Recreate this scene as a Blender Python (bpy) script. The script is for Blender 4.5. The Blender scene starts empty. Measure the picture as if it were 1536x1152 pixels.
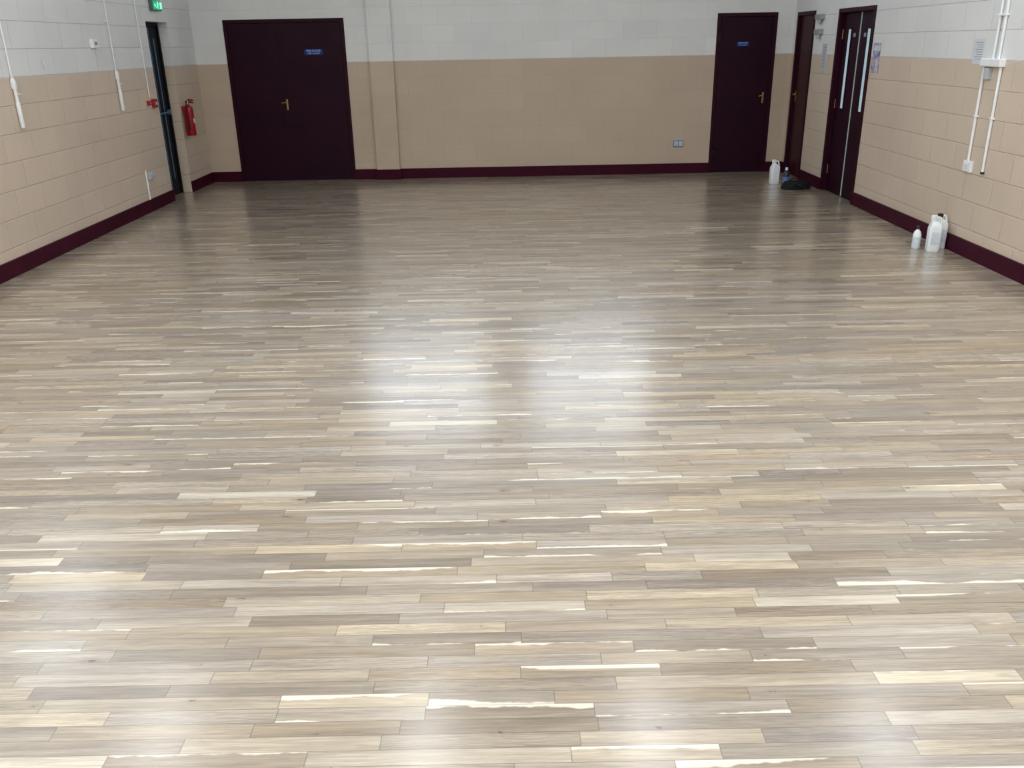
import bpy, bmesh, math, random
from mathutils import Vector, Matrix, Euler, noise as mnoise
random.seed(7)
scene = bpy.context.scene
COL = scene.collection
try:
    scene.view_settings.view_transform = 'Standard'
    scene.view_settings.look = 'None'
except Exception: pass

# ------------------------------------------------------------------ dims
H = 1.72; YB = 12.2; XL = -4.1; XR = 3.8; YF = -2.5; ZC = 4.3; PAINT = 1.53

# ------------------------------------------------------------------ materials
class NT:
    def __init__(s, name):
        s.m = bpy.data.materials.new(name); s.m.use_nodes = True
        s.t = s.m.node_tree; s.t.nodes.clear()
        s.out = s.t.nodes.new('ShaderNodeOutputMaterial')
        s.b = s.t.nodes.new('ShaderNodeBsdfPrincipled')
        s.t.links.new(s.b.outputs[0], s.out.inputs[0])
    def n(s, typ, **kw):
        nd = s.t.nodes.new(typ)
        for k, v in kw.items(): setattr(nd, k, v)
        return nd
    def put(s, sock, v):
        if isinstance(v, bpy.types.NodeSocket): s.t.links.new(v, sock)
        elif v is not None: sock.default_value = v
    def math(s, op, a, b=None, c=None, clamp=False):
        nd = s.n('ShaderNodeMath', operation=op); nd.use_clamp = clamp
        s.put(nd.inputs[0], a)
        if b is not None: s.put(nd.inputs[1], b)
        if c is not None: s.put(nd.inputs[2], c)
        return nd.outputs[0]
    def comb(s, x, y, z):
        nd = s.n('ShaderNodeCombineXYZ')
        s.put(nd.inputs[0], x); s.put(nd.inputs[1], y); s.put(nd.inputs[2], z)
        return nd.outputs[0]
    def pos(s):
        g = s.n('ShaderNodeNewGeometry'); sp = s.n('ShaderNodeSeparateXYZ')
        s.t.links.new(g.outputs['Position'], sp.inputs[0])
        return sp.outputs[0], sp.outputs[1], sp.outputs[2]
    def noise(s, vec, scale=1, detail=2, rough=.5):
        nd = s.n('ShaderNodeTexNoise'); s.put(nd.inputs['Vector'], vec)
        nd.inputs['Scale'].default_value = scale; nd.inputs['Detail'].default_value = detail
        nd.inputs['Roughness'].default_value = rough
        return nd.outputs[0]
    def ramp(s, f, stops, interp='LINEAR'):
        nd = s.n('ShaderNodeValToRGB'); s.put(nd.inputs[0], f); cr = nd.color_ramp
        cr.interpolation = interp
        while len(cr.elements) < len(stops): cr.elements.new(.5)
        for e, (p, c) in zip(cr.elements, stops):
            e.position = p; e.color = (*c, 1) if len(c) == 3 else c
        return nd.outputs[0]
    def mix(s, f, a, b, mode='MIX'):
        nd = s.n('ShaderNodeMix', data_type='RGBA', blend_type=mode)
        s.put(nd.inputs[0], f)
        s.put(nd.inputs[6], (*a, 1) if isinstance(a, tuple) and len(a) == 3 else a)
        s.put(nd.inputs[7], (*b, 1) if isinstance(b, tuple) and len(b) == 3 else b)
        return nd.outputs[2]
    def maprange(s, v, a, b, c=0., d=1., smooth=False):
        nd = s.n('ShaderNodeMapRange'); nd.interpolation_type = 'SMOOTHSTEP' if smooth else 'LINEAR'
        for i, x in enumerate((v, a, b, c, d)): s.put(nd.inputs[i], x)
        return nd.outputs[0]
    def bump(s, h, strength=.3, dist=.01):
        nd = s.n('ShaderNodeBump'); nd.inputs['Strength'].default_value = strength
        nd.inputs['Distance'].default_value = dist; s.put(nd.inputs['Height'], h)
        s.t.links.new(nd.outputs[0], s.b.inputs['Normal'])
    def col(s, c): s.put(s.b.inputs['Base Color'], c)
    def set(s, **kw):
        for k, v in kw.items(): s.put(s.b.inputs[k.replace('_', ' ')], v)

def simple(name, c, rough=.5, metal=0., var=.08, nscale=20, emis=None, estr=0., **kw):
    t = NT(name); tc = t.n('ShaderNodeTexCoord')
    nz = t.noise(tc.outputs['Object'], nscale, 3)
    lo = tuple(max(0, x*(1-var)) for x in c); hi = tuple(min(1, x*(1+var)) for x in c)
    t.col(t.ramp(nz, [(.3, lo), (.7, hi)]))
    t.set(Roughness=rough, Metallic=metal)
    if emis: t.set(Emission_Color=(*emis, 1), Emission_Strength=estr)
    for k, v in kw.items(): t.b.inputs[k.replace('_', ' ')].default_value = v
    return t.m

def wall_mat(name, horiz, cream=(.76, .775, .77), beige=(.545, .440, .335), joint=.84, bump=.3, bw=.44):
    t = NT(name); X, Y, Z = t.pos()
    h = X if horiz == 'x' else Y
    v = t.comb(h, Z, 0.0)
    br = t.n('ShaderNodeTexBrick'); t.put(br.inputs['Vector'], v)
    br.offset = .5; br.squash = 1
    br.inputs['Scale'].default_value = 1
    br.inputs['Brick Width'].default_value = bw
    br.inputs['Row Height'].default_value = PAINT/7
    br.inputs['Mortar Size'].default_value = .006
    br.inputs['Mortar Smooth'].default_value = .7
    br.inputs['Bias'].default_value = 0
    br.inputs['Color1'].default_value = (.965, .965, .965, 1); br.inputs['Color2'].default_value = (1.02, 1.01, 1.01, 1)
    br.inputs['Mortar'].default_value = (joint, joint-.005, joint-.01, 1)
    big = t.noise(t.comb(h, Z, 0.0), 1.3, 4)
    wob = t.math('MULTIPLY', t.math('SUBTRACT', t.noise(v, 9, 2), .5), .008)
    split = t.maprange(t.math('ADD', Z, wob), PAINT-.002, PAINT+.002)
    base = t.mix(split, beige, cream)
    base = t.mix(1.0, base, br.outputs['Color'], 'MULTIPLY')
    base = t.mix(1.0, base, t.ramp(big, [(.3, (.95, .95, .95)), (.7, (1.04, 1.04, 1.04))]), 'MULTIPLY')
    t.col(base); t.set(Roughness=.55)
    fine = t.noise(v, 160, 3)
    hgt = t.math('SUBTRACT', t.math('MULTIPLY', fine, .10), br.outputs['Fac'])
    t.bump(hgt, bump, .007)
    return t.m

def floor_mat():
    t = NT('oak_strip_floor'); X, Y, Z = t.pos()
    PW = .053; PL = .54
    rf = t.math('DIVIDE', Y, PW); row = t.math('FLOOR', rf); v = t.math('FRACT', rf)
    wn = t.n('ShaderNodeTexWhiteNoise', noise_dimensions='1D'); t.put(wn.inputs['W'], row)
    w = t.math('ADD', t.math('DIVIDE', X, PL), t.math('MULTIPLY', wn.outputs['Value'], 900.))
    vo = t.n('ShaderNodeTexVoronoi', voronoi_dimensions='1D', feature='F1'); t.put(vo.inputs['W'], w); vo.inputs['Scale'].default_value = 1
    ve = t.n('ShaderNodeTexVoronoi', voronoi_dimensions='1D', feature='DISTANCE_TO_EDGE'); t.put(ve.inputs['W'], w); ve.inputs['Scale'].default_value = 1
    vo.inputs['Randomness'].default_value = 1.; ve.inputs['Randomness'].default_value = 1.
    sp = t.n('ShaderNodeSeparateColor'); t.put(sp.inputs[0], vo.outputs['Color'])
    r, g, b = sp.outputs[0], sp.outputs[1], sp.outputs[2]
    idn = t.math('ADD', t.math('MULTIPLY', r, 73.), t.math('MULTIPLY', g, 31.))
    tone = t.ramp(r, [(0, (.230, .190, .148)), (.2, (.272, .228, .180)), (.5, (.318, .270, .213)), (.8, (.365, .312, .247)), (.95, (.415, .358, .280)), (1, (.52, .46, .36))])
    tone = t.mix(1., tone, t.ramp(g, [(0, (.97, 1.0, 1.07)), (.5, (1, 1, 1)), (1, (1.05, 1.0, .90))]), 'MULTIPLY')
    # soft grain figure that drifts along each board
    fig = t.noise(t.comb(t.math('MULTIPLY', X, 1.7), t.math('MULTIPLY', Y, 34.), idn), 1, 5, .65)
    tone = t.mix(1., tone, t.ramp(fig, [(.25, (.66, .65, .64)), (.5, (1, 1, 1)), (.75, (1.28, 1.28, 1.26))]), 'MULTIPLY')
    fig2 = t.noise(t.comb(t.math('MULTIPLY', X, 5.), t.math('MULTIPLY', Y, 130.), idn), 1, 4, .7)
    tone = t.mix(1., tone, t.ramp(fig2, [(.3, (.78, .77, .76)), (.7, (1.17, 1.17, 1.17))]), 'MULTIPLY')
    fine = t.noise(t.comb(t.math('MULTIPLY', X, 14.), t.math('MULTIPLY', Y, 420.), idn), 1, 2)
    tone = t.mix(1., tone, t.ramp(fine, [(.3, (.86, .85, .84)), (.7, (1.09, 1.09, 1.09))]), 'MULTIPLY')
    # grey smudges inside some boards
    smu = t.noise(t.comb(t.math('MULTIPLY', X, 6.), t.math('MULTIPLY', Y, 22.), t.math('ADD', idn, 5.)), 1, 3, .55)
    tone = t.mix(t.maprange(smu, .62, .78, 0., .45), tone, (.17, .155, .14))
    # pale sapwood edge streaks
    n1 = t.noise(t.comb(t.math('ADD', t.math('MULTIPLY', X, 1.5), t.math('MULTIPLY', idn, 7.)), t.math('MULTIPLY', idn, 3.3), 0.), 1, 5, .68)
    wd = t.math('MULTIPLY', t.math('SUBTRACT', n1, .45), 2.4)
    wd = t.math('MINIMUM', wd, t.math('MULTIPLY', t.math('SUBTRACT', b, .69), 2.1))
    side = t.math('GREATER_THAN', g, .5)
    vv = t.math('ABSOLUTE', t.math('SUBTRACT', side, v))
    gate = t.math('GREATER_THAN', b, .77)
    sap = t.math('MULTIPLY', t.maprange(t.math('SUBTRACT', wd, vv), -.01, .10), gate)
    tone = t.mix(t.math('MULTIPLY', sap, .78), tone, t.ramp(fig2, [(.3, (.70, .64, .52)), (.7, (.84, .79, .66))]))
    # knots
    kv = t.n('ShaderNodeTexVoronoi', voronoi_dimensions='2D', feature='F1')
    wob = t.noise(t.comb(X, Y, 0.), 45, 3)
    t.put(kv.inputs['Vector'], t.comb(t.math('ADD', t.math('MULTIPLY', X, 2.4), t.math('MULTIPLY', wob, .16)), t.math('MULTIPLY', Y, 5.6), 0.)); kv.inputs['Scale'].default_value = 1
    ks = t.n('ShaderNodeSeparateColor'); t.put(ks.inputs[0], kv.outputs['Color'])
    ksz = t.math('MULTIPLY', t.math('SUBTRACT', ks.outputs[0], .60), .08)
    kn = t.maprange(t.math('SUBTRACT', ksz, kv.outputs['Distance']), -.004, .012)
    halo = t.maprange(t.math('SUBTRACT', t.math('MULTIPLY', ksz, 4.), kv.outputs['Distance']), -.01, .07)
    tone = t.mix(t.math('MULTIPLY', halo, .38), tone, (.19, .14, .10))
    tone = t.mix(t.math('MULTIPLY', kn, .75), tone, (.05, .035, .025))
    # joints
    e1 = t.math('MINIMUM', v, t.math('SUBTRACT', 1., v))
    gl = t.maprange(e1, .008, .034)
    ge = t.maprange(ve.outputs['Distance'], .0012, .0042)
    gap = t.math('MULTIPLY', gl, ge)
    tone = t.mix(t.maprange(gap, 0, 1, .58, 0.), tone, (.08, .065, .05))
    t.col(tone)
    rg = t.math('ADD', t.math('MULTIPLY', b, .05), t.math('MULTIPLY', fine, .04))
    t.set(Roughness=t.math('ADD', rg, .25))
    t.b.inputs['IOR'].default_value = 1.5
    t.b.inputs['Coat Weight'].default_value = .7
    t.b.inputs['Coat Roughness'].default_value = .195
    t.b.inputs['Coat IOR'].default_value = 1.5
    hh = t.math('ADD', t.math('MULTIPLY', fine, .12), gap)
    t.bump(hh, .10, .002)
    return t.m

M_floor = floor_mat()
M_wx = wall_mat('painted_block_x', 'x', joint=.93, bump=.22, bw=.44)
M_wy = wall_mat('painted_block_y', 'y', beige=(.635, .525, .42), joint=1.0, bump=.75)
M_ceil = simple('ceiling_paint', (.75, .76, .76), .8, var=.03)
SP = dict(Specular_IOR_Level=.15)
M_mar = simple('maroon_gloss', (.024, .0012, .010), .5, var=.12, nscale=6, **SP)
M_mard = simple('maroon_door', (.018, .0008, .009), .5, var=.25, nscale=2, **SP)
M_marb = simple('maroon_brown', (.042, .006, .013), .4, **SP)
M_skirt = simple('maroon_skirting', (.042, .002, .013), .5, var=.15, nscale=5, Specular_IOR_Level=.12)
M_black = simple('black_blue_paint', (.004, .005, .009), .5, **SP)
M_blue = simple('blue_grey_metal', (.06, .13, .24), .4, .0)
M_brass = simple('brass', (.45, .30, .11), .4, 1.)
M_chrome = simple('satin_steel', (.45, .46, .48), .35, 1.)
M_white = simple('white_plastic', (.82, .84, .85), .35, var=.03)
M_grey = simple('grey_plastic', (.28, .30, .32), .45)
M_lgrey = simple('pale_grey_plastic', (.50, .54, .58), .45, var=.04)
M_sock = simple('socket_plastic', (.16, .22, .34), .35, var=.05)
M_sockf = simple('socket_face', (.50, .58, .72), .35, var=.05)
M_dark = simple('dark_slot', (.02, .02, .022), .5)
M_red = simple('red_enamel', (.33, .005, .016), .3, var=.06)
M_redp = simple('red_plastic', (.34, .010, .020), .4)
M_blk = simple('black_rubber', (.015, .015, .016), .5)
M_hdpe = simple('white_hdpe', (.80, .85, .87), .38, var=.03)
M_lab = simple('label_paper', (.60, .66, .72), .5, var=.12, nscale=30)
M_labb = simple('label_blue', (.10, .18, .38), .5, var=.2, nscale=30)
M_signb = simple('sign_blue', (.007, .038, .23), .4, **SP)
M_signw = simple('sign_white', (.46, .62, .92), .5)
M_paper = simple('paper', (.62, .66, .70), .6, var=.05, nscale=8)
M_ink = simple('ink', (.20, .21, .25), .6)
M_bag = simple('black_nylon', (.008, .008, .012), .7, var=.4, nscale=15, Specular_IOR_Level=.2)
M_navy = simple('navy_plastic', (.015, .02, .05), .35)
M_exith = simple('exit_housing', (.08, .14, .12), .4)
M_green = simple('exit_green', (.0, .16, .08), .4, emis=(.0, .55, .26), estr=.6)
M_exitw = simple('exit_white', (.4, .8, .6), .4, emis=(.25, .9, .55), estr=.9)
M_glassv = simple('wired_glass_lit', (.48, .60, .66), .15, var=.12, nscale=4, emis=(.40, .56, .64), estr=.38)
M_strip = simple('pale_strip', (.50, .64, .60), .4, .0)
M_sky = simple('daylit_glass', (.7, .8, .9), .1, emis=(.90, .95, 1.0), estr=4.2)
M_glareb = simple('floor_glare_glass', (.7, .8, .9), .1, emis=(.82, .91, 1.0), estr=3.4)  # glow of the added back wall panes, mirrored in the floor
M_lamp = simple('lamp_diffuser', (.9, .9, .9), .4, emis=(.86, .93, 1.0), estr=5.)
def poster_mat():
    t = NT('poster_print'); tc = t.n('ShaderNodeTexCoord')
    nz = t.noise(tc.outputs['Object'], 14, 2)
    t.col(t.ramp(nz, [(.35, (.08, .08, .24)), (.48, (.36, .36, .55)), (.55, (.50, .38, .45)), (.66, (.60, .64, .74))]))
    t.set(Roughness=.45); return t.m
M_poster = poster_mat()

# ------------------------------------------------------------------ mesh helpers
def finish(name, bm, mat, parent=None, loc=(0, 0, 0), rot=0., smooth=False, bevel=0., seg=2, kind=None):
    bmesh.ops.recalc_face_normals(bm, faces=bm.faces)
    me = bpy.data.meshes.new(name); bm.to_mesh(me); bm.free()
    me.materials.append(mat)
    if smooth:
        for p in me.polygons: p.use_smooth = True
        try: me.set_sharp_from_angle(angle=math.radians(42))
        except Exception: pass
    o = bpy.data.objects.new(name, me); COL.objects.link(o)
    o.location = loc; o.rotation_euler = (0, 0, rot)
    if parent: o.parent = parent
    if bevel > 0:
        md = o.modifiers.new('bevel', 'BEVEL'); md.width = bevel; md.segments = seg; md.limit_method = 'ANGLE'
    if kind: o['kind'] = kind
    return o
def add_box(bm, x0, x1, y0, y1, z0, z1):
    vs = [bm.verts.new((x, y, z)) for z in (z0, z1) for x, y in ((x0, y0), (x1, y0), (x1, y1), (x0, y1))]
    for f in ((0, 3, 2, 1), (4, 5, 6, 7), (0, 1, 5, 4), (1, 2, 6, 5), (2, 3, 7, 6), (3, 0, 4, 7)):
        bm.faces.new([vs[i] for i in f])
def boxes(name, bl, mat, **kw):
    bm = bmesh.new()
    for b in bl: add_box(bm, *b)
    return finish(name, bm, mat, **kw)
def add_loft(bm, levels, e=2., n=32, axis='z'):
    rings = []
    for L in levels:
        p, hx, hy = L[:3]; cx = L[3] if len(L) > 3 else 0; cy = L[4] if len(L) > 4 else 0
        ring = []
        for i in range(n):
            a = 2*math.pi*i/n; c, s = math.cos(a), math.sin(a)
            x = cx+hx*math.copysign(abs(c)**(2/e), c); y = cy+hy*math.copysign(abs(s)**(2/e), s)
            co = (x, y, p) if axis == 'z' else ((x, p, y) if axis == 'y' else (p, x, y))
            ring.append(bm.verts.new(co))
        rings.append(ring)
    for a, b in zip(rings, rings[1:]):
        for i in range(n): bm.faces.new((a[i], a[(i+1) % n], b[(i+1) % n], b[i]))
    bm.faces.new(rings[0][::-1]); bm.faces.new(rings[-1])
def loft(name, levels, mat, e=2., n=32, axis='z', **kw):
    bm = bmesh.new(); add_loft(bm, levels, e, n, axis)
    kw.setdefault('smooth', True)
    return finish(name, bm, mat, **kw)
def add_tube(bm, pts, r, n=10):
    pts = [Vector(p) for p in pts]; rings = []
    for i, p in enumerate(pts):
        d = (pts[min(i+1, len(pts)-1)]-pts[max(i-1, 0)]).normalized()
        up = Vector((0, 0, 1)) if abs(d.z) < .9 else Vector((0, 1, 0))
        a = d.cross(up).normalized(); b = d.cross(a).normalized()
        rr = r[i] if isinstance(r, (list, tuple)) else r
        rings.append([bm.verts.new(p+rr*(math.cos(2*math.pi*k/n)*a+math.sin(2*math.pi*k/n)*b)) for k in range(n)])
    for i in range(len(rings)-1):
        A, B = rings[i], rings[i+1]
        best = min(range(n), key=lambda s: (A[0].co-B[s].co).length)
        B = B[best:]+B[:best]; rings[i+1] = B
        if (A[1].co-B[1].co).length > (A[1].co-B[-1].co).length:
            B = [B[0]]+B[1:][::-1]; rings[i+1] = B
        for k in range(n): bm.faces.new((A[k], A[(k+1) % n], B[(k+1) % n], B[k]))
    bm.faces.new(rings[0][::-1]); bm.faces.new(rings[-1])
def tube(name, pts, r, mat, n=10, **kw):
    bm = bmesh.new(); add_tube(bm, pts, r, n); kw.setdefault('smooth', True)
    return finish(name, bm, mat, **kw)
def arc(p0, p1, bulge, n=10):
    p0, p1, bulge = Vector(p0), Vector(p1), Vector(bulge)
    return [p0.lerp(p1, i/n)+bulge*math.sin(math.pi*i/n) for i in range(n+1)]
def root(name, loc, rot, label, cat, group=None):
    e = bpy.data.objects.new(name, None); COL.objects.link(e)
    e.empty_display_size = .1; e.location = loc; e.rotation_euler = (0, 0, rot)
    e['label'] = label; e['category'] = cat
    if group: e['group'] = group
    return e
def tag(o, label, cat, group=None):
    o['label'] = label; o['category'] = cat
    if group: o['group'] = group
    return o
R_L, R_R, R_B = -math.pi/2, math.pi/2, math.pi   # local +y points into the room

# ------------------------------------------------------------------ shell
def st(o, label, cat):
    o['kind'] = 'structure'; o['label'] = label; o['category'] = cat; return o
st(boxes('floor', [(XL-.3, XR+.3, YF-.2, YB+.2, -.1, 0)], M_floor), 'satin lacquered oak strip floor with pale sapwood streaks', 'floor')
st(boxes('ceiling', [(XL-.2, XR+.2, YF-.2, YB+.2, ZC, ZC+.1)], M_ceil), 'plain white ceiling of the hall', 'ceiling')
def wallgrid(name, axis, a0, a1, p0, p1, holes, mat):
    cuts_a = sorted({a0, a1, *[h[0] for h in holes], *[h[1] for h in holes]})
    cuts_z = sorted({0, ZC, *[h[2] for h in holes], *[h[3] for h in holes]})
    bl = []
    for i in range(len(cuts_a)-1):
        for j in range(len(cuts_z)-1):
            ca = (cuts_a[i]+cuts_a[i+1])/2; cz = (cuts_z[j]+cuts_z[j+1])/2
            if any(h[0] < ca < h[1] and h[2] < cz < h[3] for h in holes): continue
            if axis == 'y': bl.append((p0, p1, cuts_a[i], cuts_a[i+1], cuts_z[j], cuts_z[j+1]))
            else: bl.append((cuts_a[i], cuts_a[i+1], p0, p1, cuts_z[j], cuts_z[j+1]))
    return boxes(name, bl, mat)
LD = (10.66, 11.33, 0, 2.03)           # fire exit opening, left wall
RD1 = (9.55, 10.60, 0, 2.02)           # double doors, right wall
RD2 = (11.40, 12.08, 0, 2.03)          # narrow door, right wall
BD1 = (-3.69, -2.11, 0, 2.07)          # double store doors, back
BD2 = (2.78, 3.57, 0, 2.04)            # single door, back
WL = [(y, y+1.5, 2.75, 3.75) for y in (-.8, 1.4, 3.6, 5.8)]
WB_GLARE = [(-2.2, -.35, 2.65, 3.95), (.25, 2.1, 2.65, 3.95)]  # unseen pair, added to throw a highlight on the mid floor
st(wallgrid('wall_left', 'y', YF, YB+.2, XL-.2, XL, [LD]+WL, M_wy), 'painted blockwork wall, white over beige', 'wall')
st(wallgrid('wall_right', 'y', YF, YB+.2, XR, XR+.2, [RD1, RD2], M_wy), 'painted blockwork wall, white over beige', 'wall')
st(wallgrid('wall_back', 'x', XL, XR, YB, YB+.2, [BD1, BD2]+WB_GLARE, M_wx), 'painted blockwork wall, white over beige', 'wall')
st(wallgrid('wall_front', 'x', XL, XR, YF-.2, YF, [], M_wx), 'painted blockwork wall, white over beige', 'wall')
PX0, PX1, PYD = -1.80, -1.49, .07
st(boxes('trim_1', [(PX0, PX1, YB-PYD, YB, 0, 2.55)], M_wx), 'shallow painted blockwork pilaster', 'pilaster')
# skirting
SH, ST = .135, .022
def sk(name, bl): st(boxes(name, bl, M_skirt, bevel=.002), 'maroon painted skirting board', 'skirting board')
sk('baseboard_left', [(XL, XL+ST, YF, LD[0], 0, SH), (XL, XL+ST, LD[1], YB, 0, SH)])
sk('baseboard_right', [(XR-ST, XR, YF, RD1[0], 0, SH), (XR-ST, XR, RD1[1], RD2[0], 0, SH), (XR-ST, XR, RD2[1], YB, 0, SH)])
sk('baseboard_back', [(XL+ST, BD1[0], YB-ST, YB, 0, SH), (BD1[1], PX0-ST, YB-ST, YB, 0, SH), (PX0-ST, PX1+ST, YB-PYD-ST, YB-PYD, 0, SH),
                      (PX0-ST, PX0, YB-PYD, YB, 0, SH), (PX1, PX1+ST, YB-PYD, YB, 0, SH), (PX1+ST, BD2[0], YB-ST, YB, 0, SH), (BD2[1], XR-ST, YB-ST, YB, 0, SH)])
# windows (high level); back wall pair added for the floor glare
def window(name, cx, cy, rot, w, gm, h0=2.75, h1=3.75):
    fr = []
    for a in (0, w/2-.025, w-.05): fr.append((a-w/2, a+.05-w/2, -.12, -.06, h0, h1))
    for z in (h0, h1-.05): fr.append((-w/2, w/2, -.12, -.06, z, z+.05))
    f = boxes(name, fr, M_white, loc=(cx, cy, 0), rot=rot)
    st(f, 'high level white framed window; back wall pair added for floor glare', 'window')
    boxes('glass', [(-w/2+.02, w/2-.02, -.10, -.09, h0+.02, h1-.02)], gm, parent=f)
for i, wd in enumerate(WL): window('window_%d' % (i+1), XL, (wd[0]+wd[1])/2, R_L, 1.5, M_sky)
for i, wd in enumerate(WB_GLARE): window('window_%d' % (i+5), (wd[0]+wd[1])/2, YB, R_B, 1.85, M_glareb, 2.65, 3.95)  # added glowing pair, sized for the sheen on the boards

# ------------------------------------------------------------------ doors
def lever(parent, x, z, y, mat, d=1):
    h = boxes('handle', [(x-.012, x+.012, y, y+.006, z-.07, z+.07)], mat, parent=parent, bevel=.004)
    h['label'] = 'brass lever handle on a backplate'
    tube('lever', [(x, y+.006, z+.03), (x, y+.04, z+.03), (x+d*.02, y+.046, z+.03), (x+d*.055, y+.045, z+.025), (x+d*.065, y+.042, z+.02)], .0065, mat, parent=h)
    tube('keyhole', [(x, y+.004, z-.05), (x, y+.009, z-.05)], .007, M_dark, parent=h)
    return h
def door(name, loc, rot, w, h, rec, leaves, label, mat=M_mard, fmat=M_mar, ft=.045, fout=.012):
    fr = boxes(name, [(-w/2, -w/2+ft, -.18, fout, 0, h), (w/2-ft, w/2, -.18, fout, 0, h), (-w/2+ft, w/2-ft, -.18, fout, h-ft, h)], fmat, loc=loc, rot=rot, bevel=.004)
    st(fr, label, 'door')
    ls = []
    for a, b in leaves:
        ls.append(boxes('leaf', [(a+.0006, b-.0006, -rec-.044, -rec, .002, h-ft-.002)], mat, parent=fr))
    return fr, ls
def hinges(lf, x, rec, zs=(.25, 1.0, 1.75)):
    for z in zs: tube('hinge', [(x, -rec+.004, z-.05), (x, -rec+.004, z+.05)], .006, M_brass, parent=lf)
cx = (BD1[0]+BD1[1])/2; w = BD1[1]-BD1[0]
j = -(-3.01-cx)
d1, l1 = door('door_1', (cx, YB, 0), R_B, w, 2.07, .01, [(-w/2+.045, j), (j, w/2-.045)], 'dark maroon double store room doors with brass handle')
lever(l1[0], -(-2.96-cx), 1.005, -.01, M_brass, 1)
cx2 = (BD2[0]+BD2[1])/2; w2 = BD2[1]-BD2[0]
d2, l2 = door('door_2', (cx2, YB, 0), R_B, w2, 2.04, .01, [(-w2/2+.045, w2/2-.045)], 'dark maroon single door with brass handle')
lever(l2[0], -(3.46-cx2), .98, -.01, M_brass, 1)
hinges(l2[0], w2/2-.045, .01, (.25, 1.75))
w3 = RD2[1]-RD2[0]
d3, l3 = door('door_3', (XR, (RD2[0]+RD2[1])/2, 0), R_R, w3, 2.03, .03, [(-w3/2+.045, w3/2-.045)], 'narrow maroon flush door', mat=M_marb)
lever(l3[0], w3/2-.1, 1.0, -.03, M_brass, -1)
w4 = RD1[1]-RD1[0]
d4, l4 = door('door_4', (XR, (RD1[0]+RD1[1])/2, 0), R_R, w4, 2.02, .05, [(-w4/2+.045, -.025), (-.025, w4/2-.045)], 'maroon double doors with narrow glazed vision panels')
yc = (RD1[0]+RD1[1])/2
for lf, yy in ((l4[0], 9.79), (l4[1], 10.34)):
    x = yy-yc
    vp = boxes('vision_panel', [(x-.04, x+.04, -.05, -.046, .96, 1.80)], M_glassv, parent=lf)
    boxes('beading', [(x-.052, x-.04, -.05, -.042, .95, 1.81), (x+.04, x+.052, -.05, -.042, .95, 1.81), (x-.04, x+.04, -.05, -.042, .948, .96), (x-.04, x+.04, -.05, -.042, 1.80, 1.812)], M_mar, parent=vp)
boxes('edge_strip', [(-.036, -.020, -.05, -.043, .01, 1.97)], M_strip, parent=l4[1])  # thin pale green-grey strip where the two leaves meet
for a in (-.17, .13): boxes('push_plate', [(a-.03, a+.03, -.05, -.047, 1.72, 1.76)], M_grey, parent=l4[0] if a < 0 else l4[1])
hinges(l4[0], -w4/2+.045, .05); hinges(l4[1], w4/2-.045, .05)
w5 = LD[1]-LD[0]
d5, l5 = door('door_5', (XL, (LD[0]+LD[1])/2, 0), R_L, w5, 2.03, .13, [(-w5/2+.04, w5/2-.04)], 'black fire exit door set deep in its opening', mat=M_black, fmat=M_black, ft=.04, fout=-.11)
boxes('glazing', [(-w5/2+.16, -w5/2+.185, -.13, -.127, .2, 1.85)], M_blue, parent=l5[0])
pb = tube('panic_bar', [(-w5/2+.07, -.10, 1.0), (w5/2-.07, -.10, 1.0)], .011, M_blue, parent=l5[0])
for a in (-w5/2+.08, w5/2-.08): boxes('bracket', [(a-.015, a+.015, -.13, -.085, .97, 1.03)], M_blue, parent=pb, bevel=.005)
boxes('vertical_rod', [(-.008, .008, -.13, -.115, .03, 1.97)], M_blue, parent=l5[0])

# ------------------------------------------------------------------ signs
def text_mesh(txt, size, mat, parent, loc, name='lettering'):
    cu = bpy.data.curves.new(name, 'FONT'); cu.body = txt; cu.size = size; cu.align_x = 'CENTER'; cu.align_y = 'CENTER'; cu.extrude = .0004
    tmp = bpy.data.objects.new(name, cu); COL.objects.link(tmp)
    bpy.context.view_layer.update()
    me = bpy.data.meshes.new_from_object(tmp.evaluated_get(bpy.context.evaluated_depsgraph_get()))
    bpy.data.objects.remove(tmp)
    me.materials.clear(); me.materials.append(mat)
    me.transform(Matrix(((-1, 0, 0, 0), (0, 0, 1, 0), (0, 1, 0, 0), (0, 0, 0, 1))))
    o = bpy.data.objects.new(name, me); COL.objects.link(o); o.parent = parent; o.location = loc
    return o
def sign(x, z, w, h, y):
    r = root('door_sign', (x, y, z), R_B, 'small blue sign with white lettering on a door', 'sign')
    boxes('plate', [(-w/2, w/2, 0, .002, -h/2, h/2)], M_signb, parent=r, bevel=.001)
    text_mesh('FIRE DOOR', w*.15, M_signw, r, (0, .0026, h*.22))
    text_mesh('KEEP LOCKED', w*.10, M_signw, r, (0, .0026, -h*.24))
sign(-2.54, 1.66, .25, .068, YB+.01)
sign(3.14, 1.66, .16, .055, YB+.01)

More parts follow.
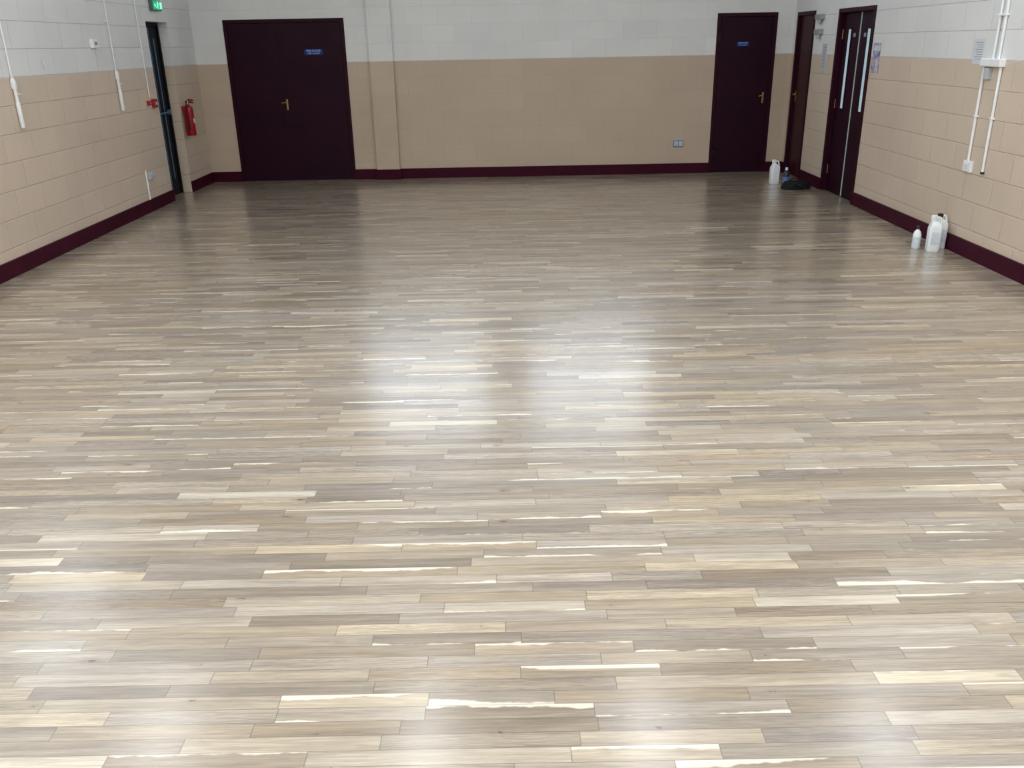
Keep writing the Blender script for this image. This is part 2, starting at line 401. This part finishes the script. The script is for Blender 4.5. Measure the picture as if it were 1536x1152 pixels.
# exit sign above fire door
r = root('exit_sign', (XL, 10.98, 2.205), R_L, 'illuminated green emergency exit sign with running figure', 'exit sign')
boxes('housing', [(-.14, .14, -.003, .045, -.055, .055)], M_exith, parent=r, bevel=.006)
f = boxes('face', [(-.126, .126, .045, .054, -.044, .044)], M_green, parent=r)
boxes('doorway_symbol', [(-.118, -.06, .054, .056, -.036, .036)], M_exitw, parent=f)
bm = bmesh.new()
add_tube(bm, [(.0, .055, .034), (.0, .0565, .034)], .010)
for p in ([(.005, .055, .022), (.02, .055, -.005)], [(.02, .055, -.005), (-.01, .055, -.02), (-.005, .055, -.042)], [(.02, .055, -.005), (.045, .055, -.025), (.065, .055, -.025)], [(.005, .055, .018), (-.022, .055, .005)], [(.008, .055, .018), (.035, .055, .015)]):
    add_tube(bm, p, .005, 6)
finish('running_figure', bm, M_exitw, parent=f)
bm = bmesh.new()
add_tube(bm, [(.118, .055, 0), (.085, .055, 0)], .005, 6); add_tube(bm, [(.10, .055, .018), (.083, .055, 0), (.10, .055, -.018)], .005, 6)
finish('arrow', bm, M_exitw, parent=f)

# ------------------------------------------------------------------ sockets & small wall items
def socket(loc, rot, w, h, label, mat, gang=2, fm=None):
    r = root('wall_socket', loc, rot, label, 'socket')
    boxes('back_box', [(-w/2, w/2, -.002, .022, -h/2, h/2)], mat, parent=r, bevel=.004)
    if gang == 2: fl = [(-w/2+.010, -.005), (.005, w/2-.010)]
    else: fl = [(-w/2+.01, w/2-.01)]
    for a, b in fl:
        c = (a+b)/2
        fp = boxes('face_plate', [(a, b, .022, .026, -h/2+.012, h/2-.012)], fm or mat, parent=r, bevel=.001)
        boxes('earth_hole', [(c-.003, c+.003, .026, .0265, .0, .010)], M_dark, parent=fp)
        boxes('live_hole', [(c-.014, c-.008, .026, .0265, -.018, -.012)], M_dark, parent=fp)
        boxes('neutral_hole', [(c+.008, c+.014, .026, .0265, -.018, -.012)], M_dark, parent=fp)
        boxes('switch', [(c-.005, c+.005, .026, .030, h/2-.027, h/2-.016)], M_white, parent=fp)
    return r
socket((2.346, YB, .40), R_B, .135, .085, 'grey double power socket low on the beige wall', M_sock, fm=M_sockf)
socket((XL, 10.08, .385), R_L, .13, .085, 'grey power socket above the maroon skirting', M_lgrey)
r = root('conduit_stub', (XL, 9.93, 0), R_L, 'short white conduit rising from the skirting beside a socket', 'conduit')
tube('pipe', [(0, .012, SH), (0, .012, .43), (0, .012, .46)], .010, M_white, parent=r)
boxes('clip', [(-.016, .016, 0, .024, .30, .315)], M_white, parent=r, bevel=.002)

r = root('cable_conduit', (XR, 7.07, 0), R_R, 'white surface cable conduit with junction box and two drops', 'conduit')
boxes('junction_box', [(-.12, .175, -.002, .045, 1.485, 1.545)], M_white, parent=r, bevel=.006)
boxes('box_lid', [(-.115, .02, .045, .048, 1.49, 1.54)], M_white, parent=r, bevel=.003)
boxes('box_lid', [(.035, .17, .045, .048, 1.49, 1.54)], M_white, parent=r, bevel=.003)
for x in (.045, -.035): tube('riser', [(x, .014, 1.545), (x, .014, 2.9), (x, .014, ZC)], .011, M_white, parent=r)
tube('drop', [(.155, .014, .75), (.155, .014, 1.49)], .011, M_white, parent=r)
tube('drop', [(-.09, .014, .70), (-.09, .014, 1.49)], .011, M_white, parent=r)
for a, b, z in ((.135, .175, 1.10), (-.11, -.07, 1.10), (-.055, .065, 1.85)): boxes('saddle_clip', [(a, b, 0, .028, z, z+.015)], M_white, parent=r, bevel=.002)
boxes('cable_end', [(-.102, -.078, 0, .026, .682, .70)], M_dark, parent=r, bevel=.004)
boxes('small_box', [(.05, .12, 0, .035, 1.39, 1.475)], M_lgrey, parent=r, bevel=.005)
socket((XR, 7.225, .712), R_R, .125, .09, 'white surface mounted socket below a conduit drop', M_white, 1)
r = root('wall_notice', (XR, 7.38, 1.595), R_R, 'small white printed paper notice taped to blockwork', 'notice')
boxes('sheet', [(-.08, .08, -.001, .002, -.095, .095)], M_paper, parent=r)
boxes('print', [(-.06, .06-.02*(i % 3), .002, .0024, .065-i*.018, .069-i*.018) for i in range(8)], M_ink, parent=r)
r = root('wall_poster', (XR, 9.41, 1.515), R_R, 'colourful purple and white poster beside the double doors', 'poster')
boxes('sheet', [(-.09, .09, -.001, .003, -.145, .145)], M_poster, parent=r)
boxes('header', [(-.08, .08, .003, .0035, .07, .12)], M_lab, parent=r)
for z, s in ((1.93, 1.0), (1.765, .9)):
    r = root('alarm_sounder', (XR, 11.17, z), R_R, 'grey wall mounted alarm sounder unit', 'alarm', 'alarm sounders between the doors')
    boxes('housing', [(-.10*s, .10*s, -.003, .06, -.01, .05)], M_grey, parent=r, bevel=.01)
    loft('horn', [(-.06, .02*s, .015, 0, .03), (-.04, .035*s, .02, 0, .03), (-.01, .06*s, .026, 0, .03)], M_lgrey, parent=r)
r = root('wall_notice', (XR, 10.95, 1.485), R_R, 'tall pale grey notice panel between two doors', 'notice')
boxes('sheet', [(-.075, .075, -.001, .006, -.165, .165)], M_lgrey, parent=r, bevel=.002)
boxes('print', [(-.05, .05, .006, .0066, .12-i*.035, .128-i*.035) for i in range(7)], M_grey, parent=r)

def winder(y, label):
    r = root('window_winder', (XL, y, 0), R_L, label, 'window winder', 'window winders on the blockwork wall')
    tube('conduit', [(0, .020, 1.52), (0, .020, 2.5), (0, .020, 2.74)], .006, M_white, parent=r)
    boxes('saddle', [(-.018, .018, -.002, .028, 2.0, 2.012)], M_white, parent=r, bevel=.002)
    loft('gearbox', [(1.44, .017, .017, 0, .022), (1.455, .020, .020, 0, .022), (1.50, .020, .020, 0, .022), (1.525, .012, .012, 0, .021)], M_white, e=3, parent=r)
    tube('handle_arm', [(0, .024, 1.47), (0, .024, 1.44), (0, .024, 1.30)], .014, M_white, parent=r)
    tube('grip', [(0, .024, 1.34), (0, .024, 1.33), (0, .024, 1.14), (0, .024, 1.13)], [.014, .018, .018, .015], M_white, parent=r)
    tube('spindle', [(0, .024, 1.40), (-.03, .026, 1.40), (-.065, .028, 1.395)], .007, M_white, parent=r)
winder(7.56, 'white window winder handle hanging from a thin conduit')
winder(9.60, 'white window winder handle hanging from a thin conduit')
r = root('alarm_conduit', (XL, 10.40, 0), R_L, 'thin white conduit dropping to the call points', 'conduit')
tube('pipe', [(0, .010, 1.22), (0, .010, 2.5), (0, .010, ZC)], .007, M_white, parent=r)
boxes('clip', [(-.014, .014, 0, .02, 1.7, 1.712)], M_white, parent=r)
def callpoint(y, z, s, label):
    r = root('fire_call_point', (XL, y, z), R_L, label, 'fire alarm call point', 'red fire call points')
    boxes('housing', [(-s, s, -.004, .04, -s, s)], M_redp, parent=r, bevel=.006)
    boxes('element', [(-s*.55, s*.55, .04, .042, -s*.4, s*.3)], M_lgrey if s > .04 else M_grey, parent=r)
callpoint(10.50, 1.15, .046, 'square red break glass call point beside the exit')
callpoint(10.34, 1.16, .026, 'small red wall box under a conduit')
r = root('thermostat', (XL, 9.21, 1.79), R_L, 'small white thermostat box on the white blockwork', 'thermostat')
boxes('housing', [(-.06, .06, -.002, .035, -.042, .042)], M_white, parent=r, bevel=.008)
boxes('dial', [(-.03, .03, .035, .038, -.012, .018)], M_grey, parent=r)
tube('wall_hook', [(XL-.002, 8.13, 1.66), (XL+.02, 8.13, 1.655), (XL+.025, 8.13, 1.60), (XL+.03, 8.11, 1.585), (XL+.045, 8.09, 1.60)], .004, M_white)
tag(bpy.data.objects['wall_hook'], 'small white metal hook screwed to the wall', 'hook')

# ------------------------------------------------------------------ fire extinguisher
r = root('fire_extinguisher', (XL+.074, 11.41, .70), R_L, 'red fire extinguisher hung on the wall by the exit', 'fire extinguisher')
R = .060
loft('cylinder', [(0, R*.90, R*.90), (.008, R, R), (.31, R, R), (.335, R*.93, R*.93), (.355, R*.7, R*.7), (.37, R*.38, R*.38), (.385, R*.3, R*.3)], M_red, parent=r, n=40)
boxes('label_patch', [(-.025, .020, R*.80, R+.0015, .15, .21)], M_lab, parent=r, bevel=.001)['label'] = 'pale printed instruction label'
loft('valve', [(.38, .02, .02), (.42, .022, .022), (.425, .014, .014)], M_chrome, parent=r)
tube('lever', [(0, 0, .42), (0, .03, .435), (0, .08, .425)], [.012, .012, .008], M_red, parent=r)
tube('carry_handle', [(0, 0, .405), (0, .04, .405), (0, .08, .395)], [.010, .010, .007], M_blk, parent=r)
tube('hose', [(.02, 0, .40), (.05, 0, .42), (.075, .01, .36), (.073, .02, .25), (.07, .02, .12), (.07, .02, .07)], [.008]*4+[.010, .013], M_blk, parent=r)
boxes('wall_bracket', [(-.02, .02, -.078, -R+.006, .28, .36)], M_red, parent=r)

# ------------------------------------------------------------------ containers
def jerrycan(loc, rot, W=.085, D=.062, HH=.30, label='', capmat=M_white, lab=M_lab, e=5):
    r = root('jerrycan', loc, rot, label, 'jerrycan')
    k = HH/.30; q = W/.085
    loft('body', [(0, W*.92, D*.92), (.008, W, D), (.07*k, W*.98, D*.98), (.09*k, W, D), (.195*k, W, D), (.222*k, W*.88, D*.92, -.004*q), (.243*k, W*.55, D*.7, .008*q), (.25*k, W*.42, D*.5, .018*q)], M_hdpe, e=e, n=48, parent=r)
    nr = min(.024, D*.42); nx = .03*q
    loft('neck', [(.245*k, nr+.002, nr+.002, nx), (.268*k, nr, nr, nx)], M_hdpe, parent=r)
    bm = bmesh.new(); cr = nr+.003
    add_loft(bm, [(.266*k, cr, cr, nx), (.296*k, cr, cr, nx), (.30*k, cr-.004, cr-.004, nx)], 2, 24)
    for i in range(18):
        a = 2*math.pi*i/18; c, s = nx+cr*math.cos(a), cr*math.sin(a)
        add_box(bm, c-.0015, c+.0015, s-.0015, s+.0015, .268*k, .294*k)
    finish('cap', bm, capmat, parent=r, smooth=True)
    tube('handle', [(.002*q, 0, .243*k), (-.008*q, 0, .27*k), (-.025*q, 0, .283*k), (-.05*q, 0, .278*k), (-.070*q, 0, .25*k), (-.073*q, 0, .205*k)], [.010]*6, M_hdpe, parent=r, n=14)
    for s in (1, -1):
        y0, y1 = sorted((s*(D-.0005), s*(D+.0012)))
        boxes('label_sticker', [(-W*.66, W*.66, y0, y1, .06*k, .165*k)], lab, parent=r)
    return r
jerrycan((3.628, 7.27, 0), math.radians(170), label='slim white plastic jerrycan of floor lacquer by the skirting', W=.052, D=.05, HH=.305)
jerrycan((3.722, 7.37, 0), math.radians(184), label='slim white plastic jerrycan standing close to the skirting board', W=.050, D=.045, HH=.30, capmat=M_dark)
jerrycan((3.38, 11.10, 0), math.radians(185), label='white plastic jerrycan on the floor near a door', W=.056, D=.05, lab=M_hdpe)
def bottle(loc, s, mat, cap, label, rot=0):
    r = root('bottle', loc, rot, label, 'bottle')
    loft('body', [(0, .030*s, .030*s), (.005*s, .034*s, .034*s), (.12*s, .034*s, .034*s), (.145*s, .026*s, .026*s), (.16*s, .013*s, .013*s), (.17*s, .012*s, .012*s)], mat, parent=r)
    loft('cap', [(.167*s, .015*s, .015*s), (.192*s, .014*s, .014*s), (.195*s, .011*s, .011*s)], cap, parent=r, n=20)
    loft('label_wrap', [(.03*s, .0345*s, .0345*s), (.10*s, .0345*s, .0345*s)], M_lab if mat is M_hdpe else M_labb, parent=r)
bottle((3.535, 7.38, 0), 1.0, M_hdpe, M_dark, 'small white plastic bottle with dark cap')
bottle((3.475, 10.93, 0), 1.15, M_navy, M_white, 'dark bottle with white cap beside a black bag')
# bag : crumpled, low, irregular outline
r = root('tool_bag', (3.535, 10.70, 0), math.radians(8), 'slumped black nylon tool bag on the floor', 'bag')
bm = bmesh.new()
lv = []
for k in range(14):
    u = k/13; z = .088*math.sin(u*math.pi/2)**.9; s = math.cos(u*math.pi/2)**.55
    lv.append((z, max(.012, .175*s), max(.008, .115*s), -.03*u))
add_loft(bm, lv, 2.8, 64)
for v in bm.verts:
    if v.co.z > .006:
        q = mnoise.noise(v.co*16+Vector((3, 1, 7))); q2 = mnoise.noise(v.co*42)
        k = min(1, v.co.z/.03)
        v.co.z = max(.004, v.co.z+k*(.038*q+.014*q2))
        v.co.x += k*.02*q2; v.co.y += k*.018*q
finish('body', bm, M_bag, parent=r, smooth=True)
tube('strap', [(-.10, -.05, .07), (-.06, -.10, .085), (0, -.125, .05), (.05, -.135, .012), (.11, -.13, .008), (.14, -.09, .03)], .007, M_blk, parent=r)
tube('strap', arc((-.09, .04, .07), (.07, .04, .07), (0, .02, .045), 12), .007, M_blk, parent=r)

# ------------------------------------------------------------------ lights
def lightfix(x, y, power):
    r = root('ceiling_light', (x, y, ZC), 0, 'rectangular ceiling light fitting with white diffuser', 'ceiling light', 'ceiling light fittings')
    boxes('housing', [(-.18, .18, -.65, .65, -.06, 0)], M_white, parent=r, bevel=.005)
    boxes('diffuser', [(-.16, .16, -.62, .62, -.075, -.06)], M_lamp, parent=r)
    ld = bpy.data.lights.new('tube_light', 'AREA'); ld.shape = 'RECTANGLE'; ld.size = .3; ld.size_y = 1.2; ld.energy = power; ld.color = (.965, .985, 1.0)
    lo = bpy.data.objects.new('tube_light', ld); COL.objects.link(lo); lo.parent = r; lo.location = (0, 0, -.085)
for x in (-3.3, -.85, 1.2, 3.3):
    for y, p in ((.5, 40), (3.3, 38), (6.1, 15)): lightfix(x, y, p)

wd = bpy.data.worlds.new('world'); scene.world = wd; wd.use_nodes = True
wd.node_tree.nodes['Background'].inputs[0].default_value = (.6, .7, .8, 1); wd.node_tree.nodes['Background'].inputs[1].default_value = .02

# ------------------------------------------------------------------ camera
cd = bpy.data.cameras.new('camera'); cam = bpy.data.objects.new('camera', cd); COL.objects.link(cam)
cd.sensor_width = 36; cd.lens = 1290/1536*36; cd.clip_start = .05
cam.matrix_world = Matrix.Translation((0, 0, H)) @ Matrix.Rotation(math.radians(90-21.6), 4, 'X') @ Matrix.Rotation(math.radians(-1.09), 4, 'Z')
scene.camera = cam
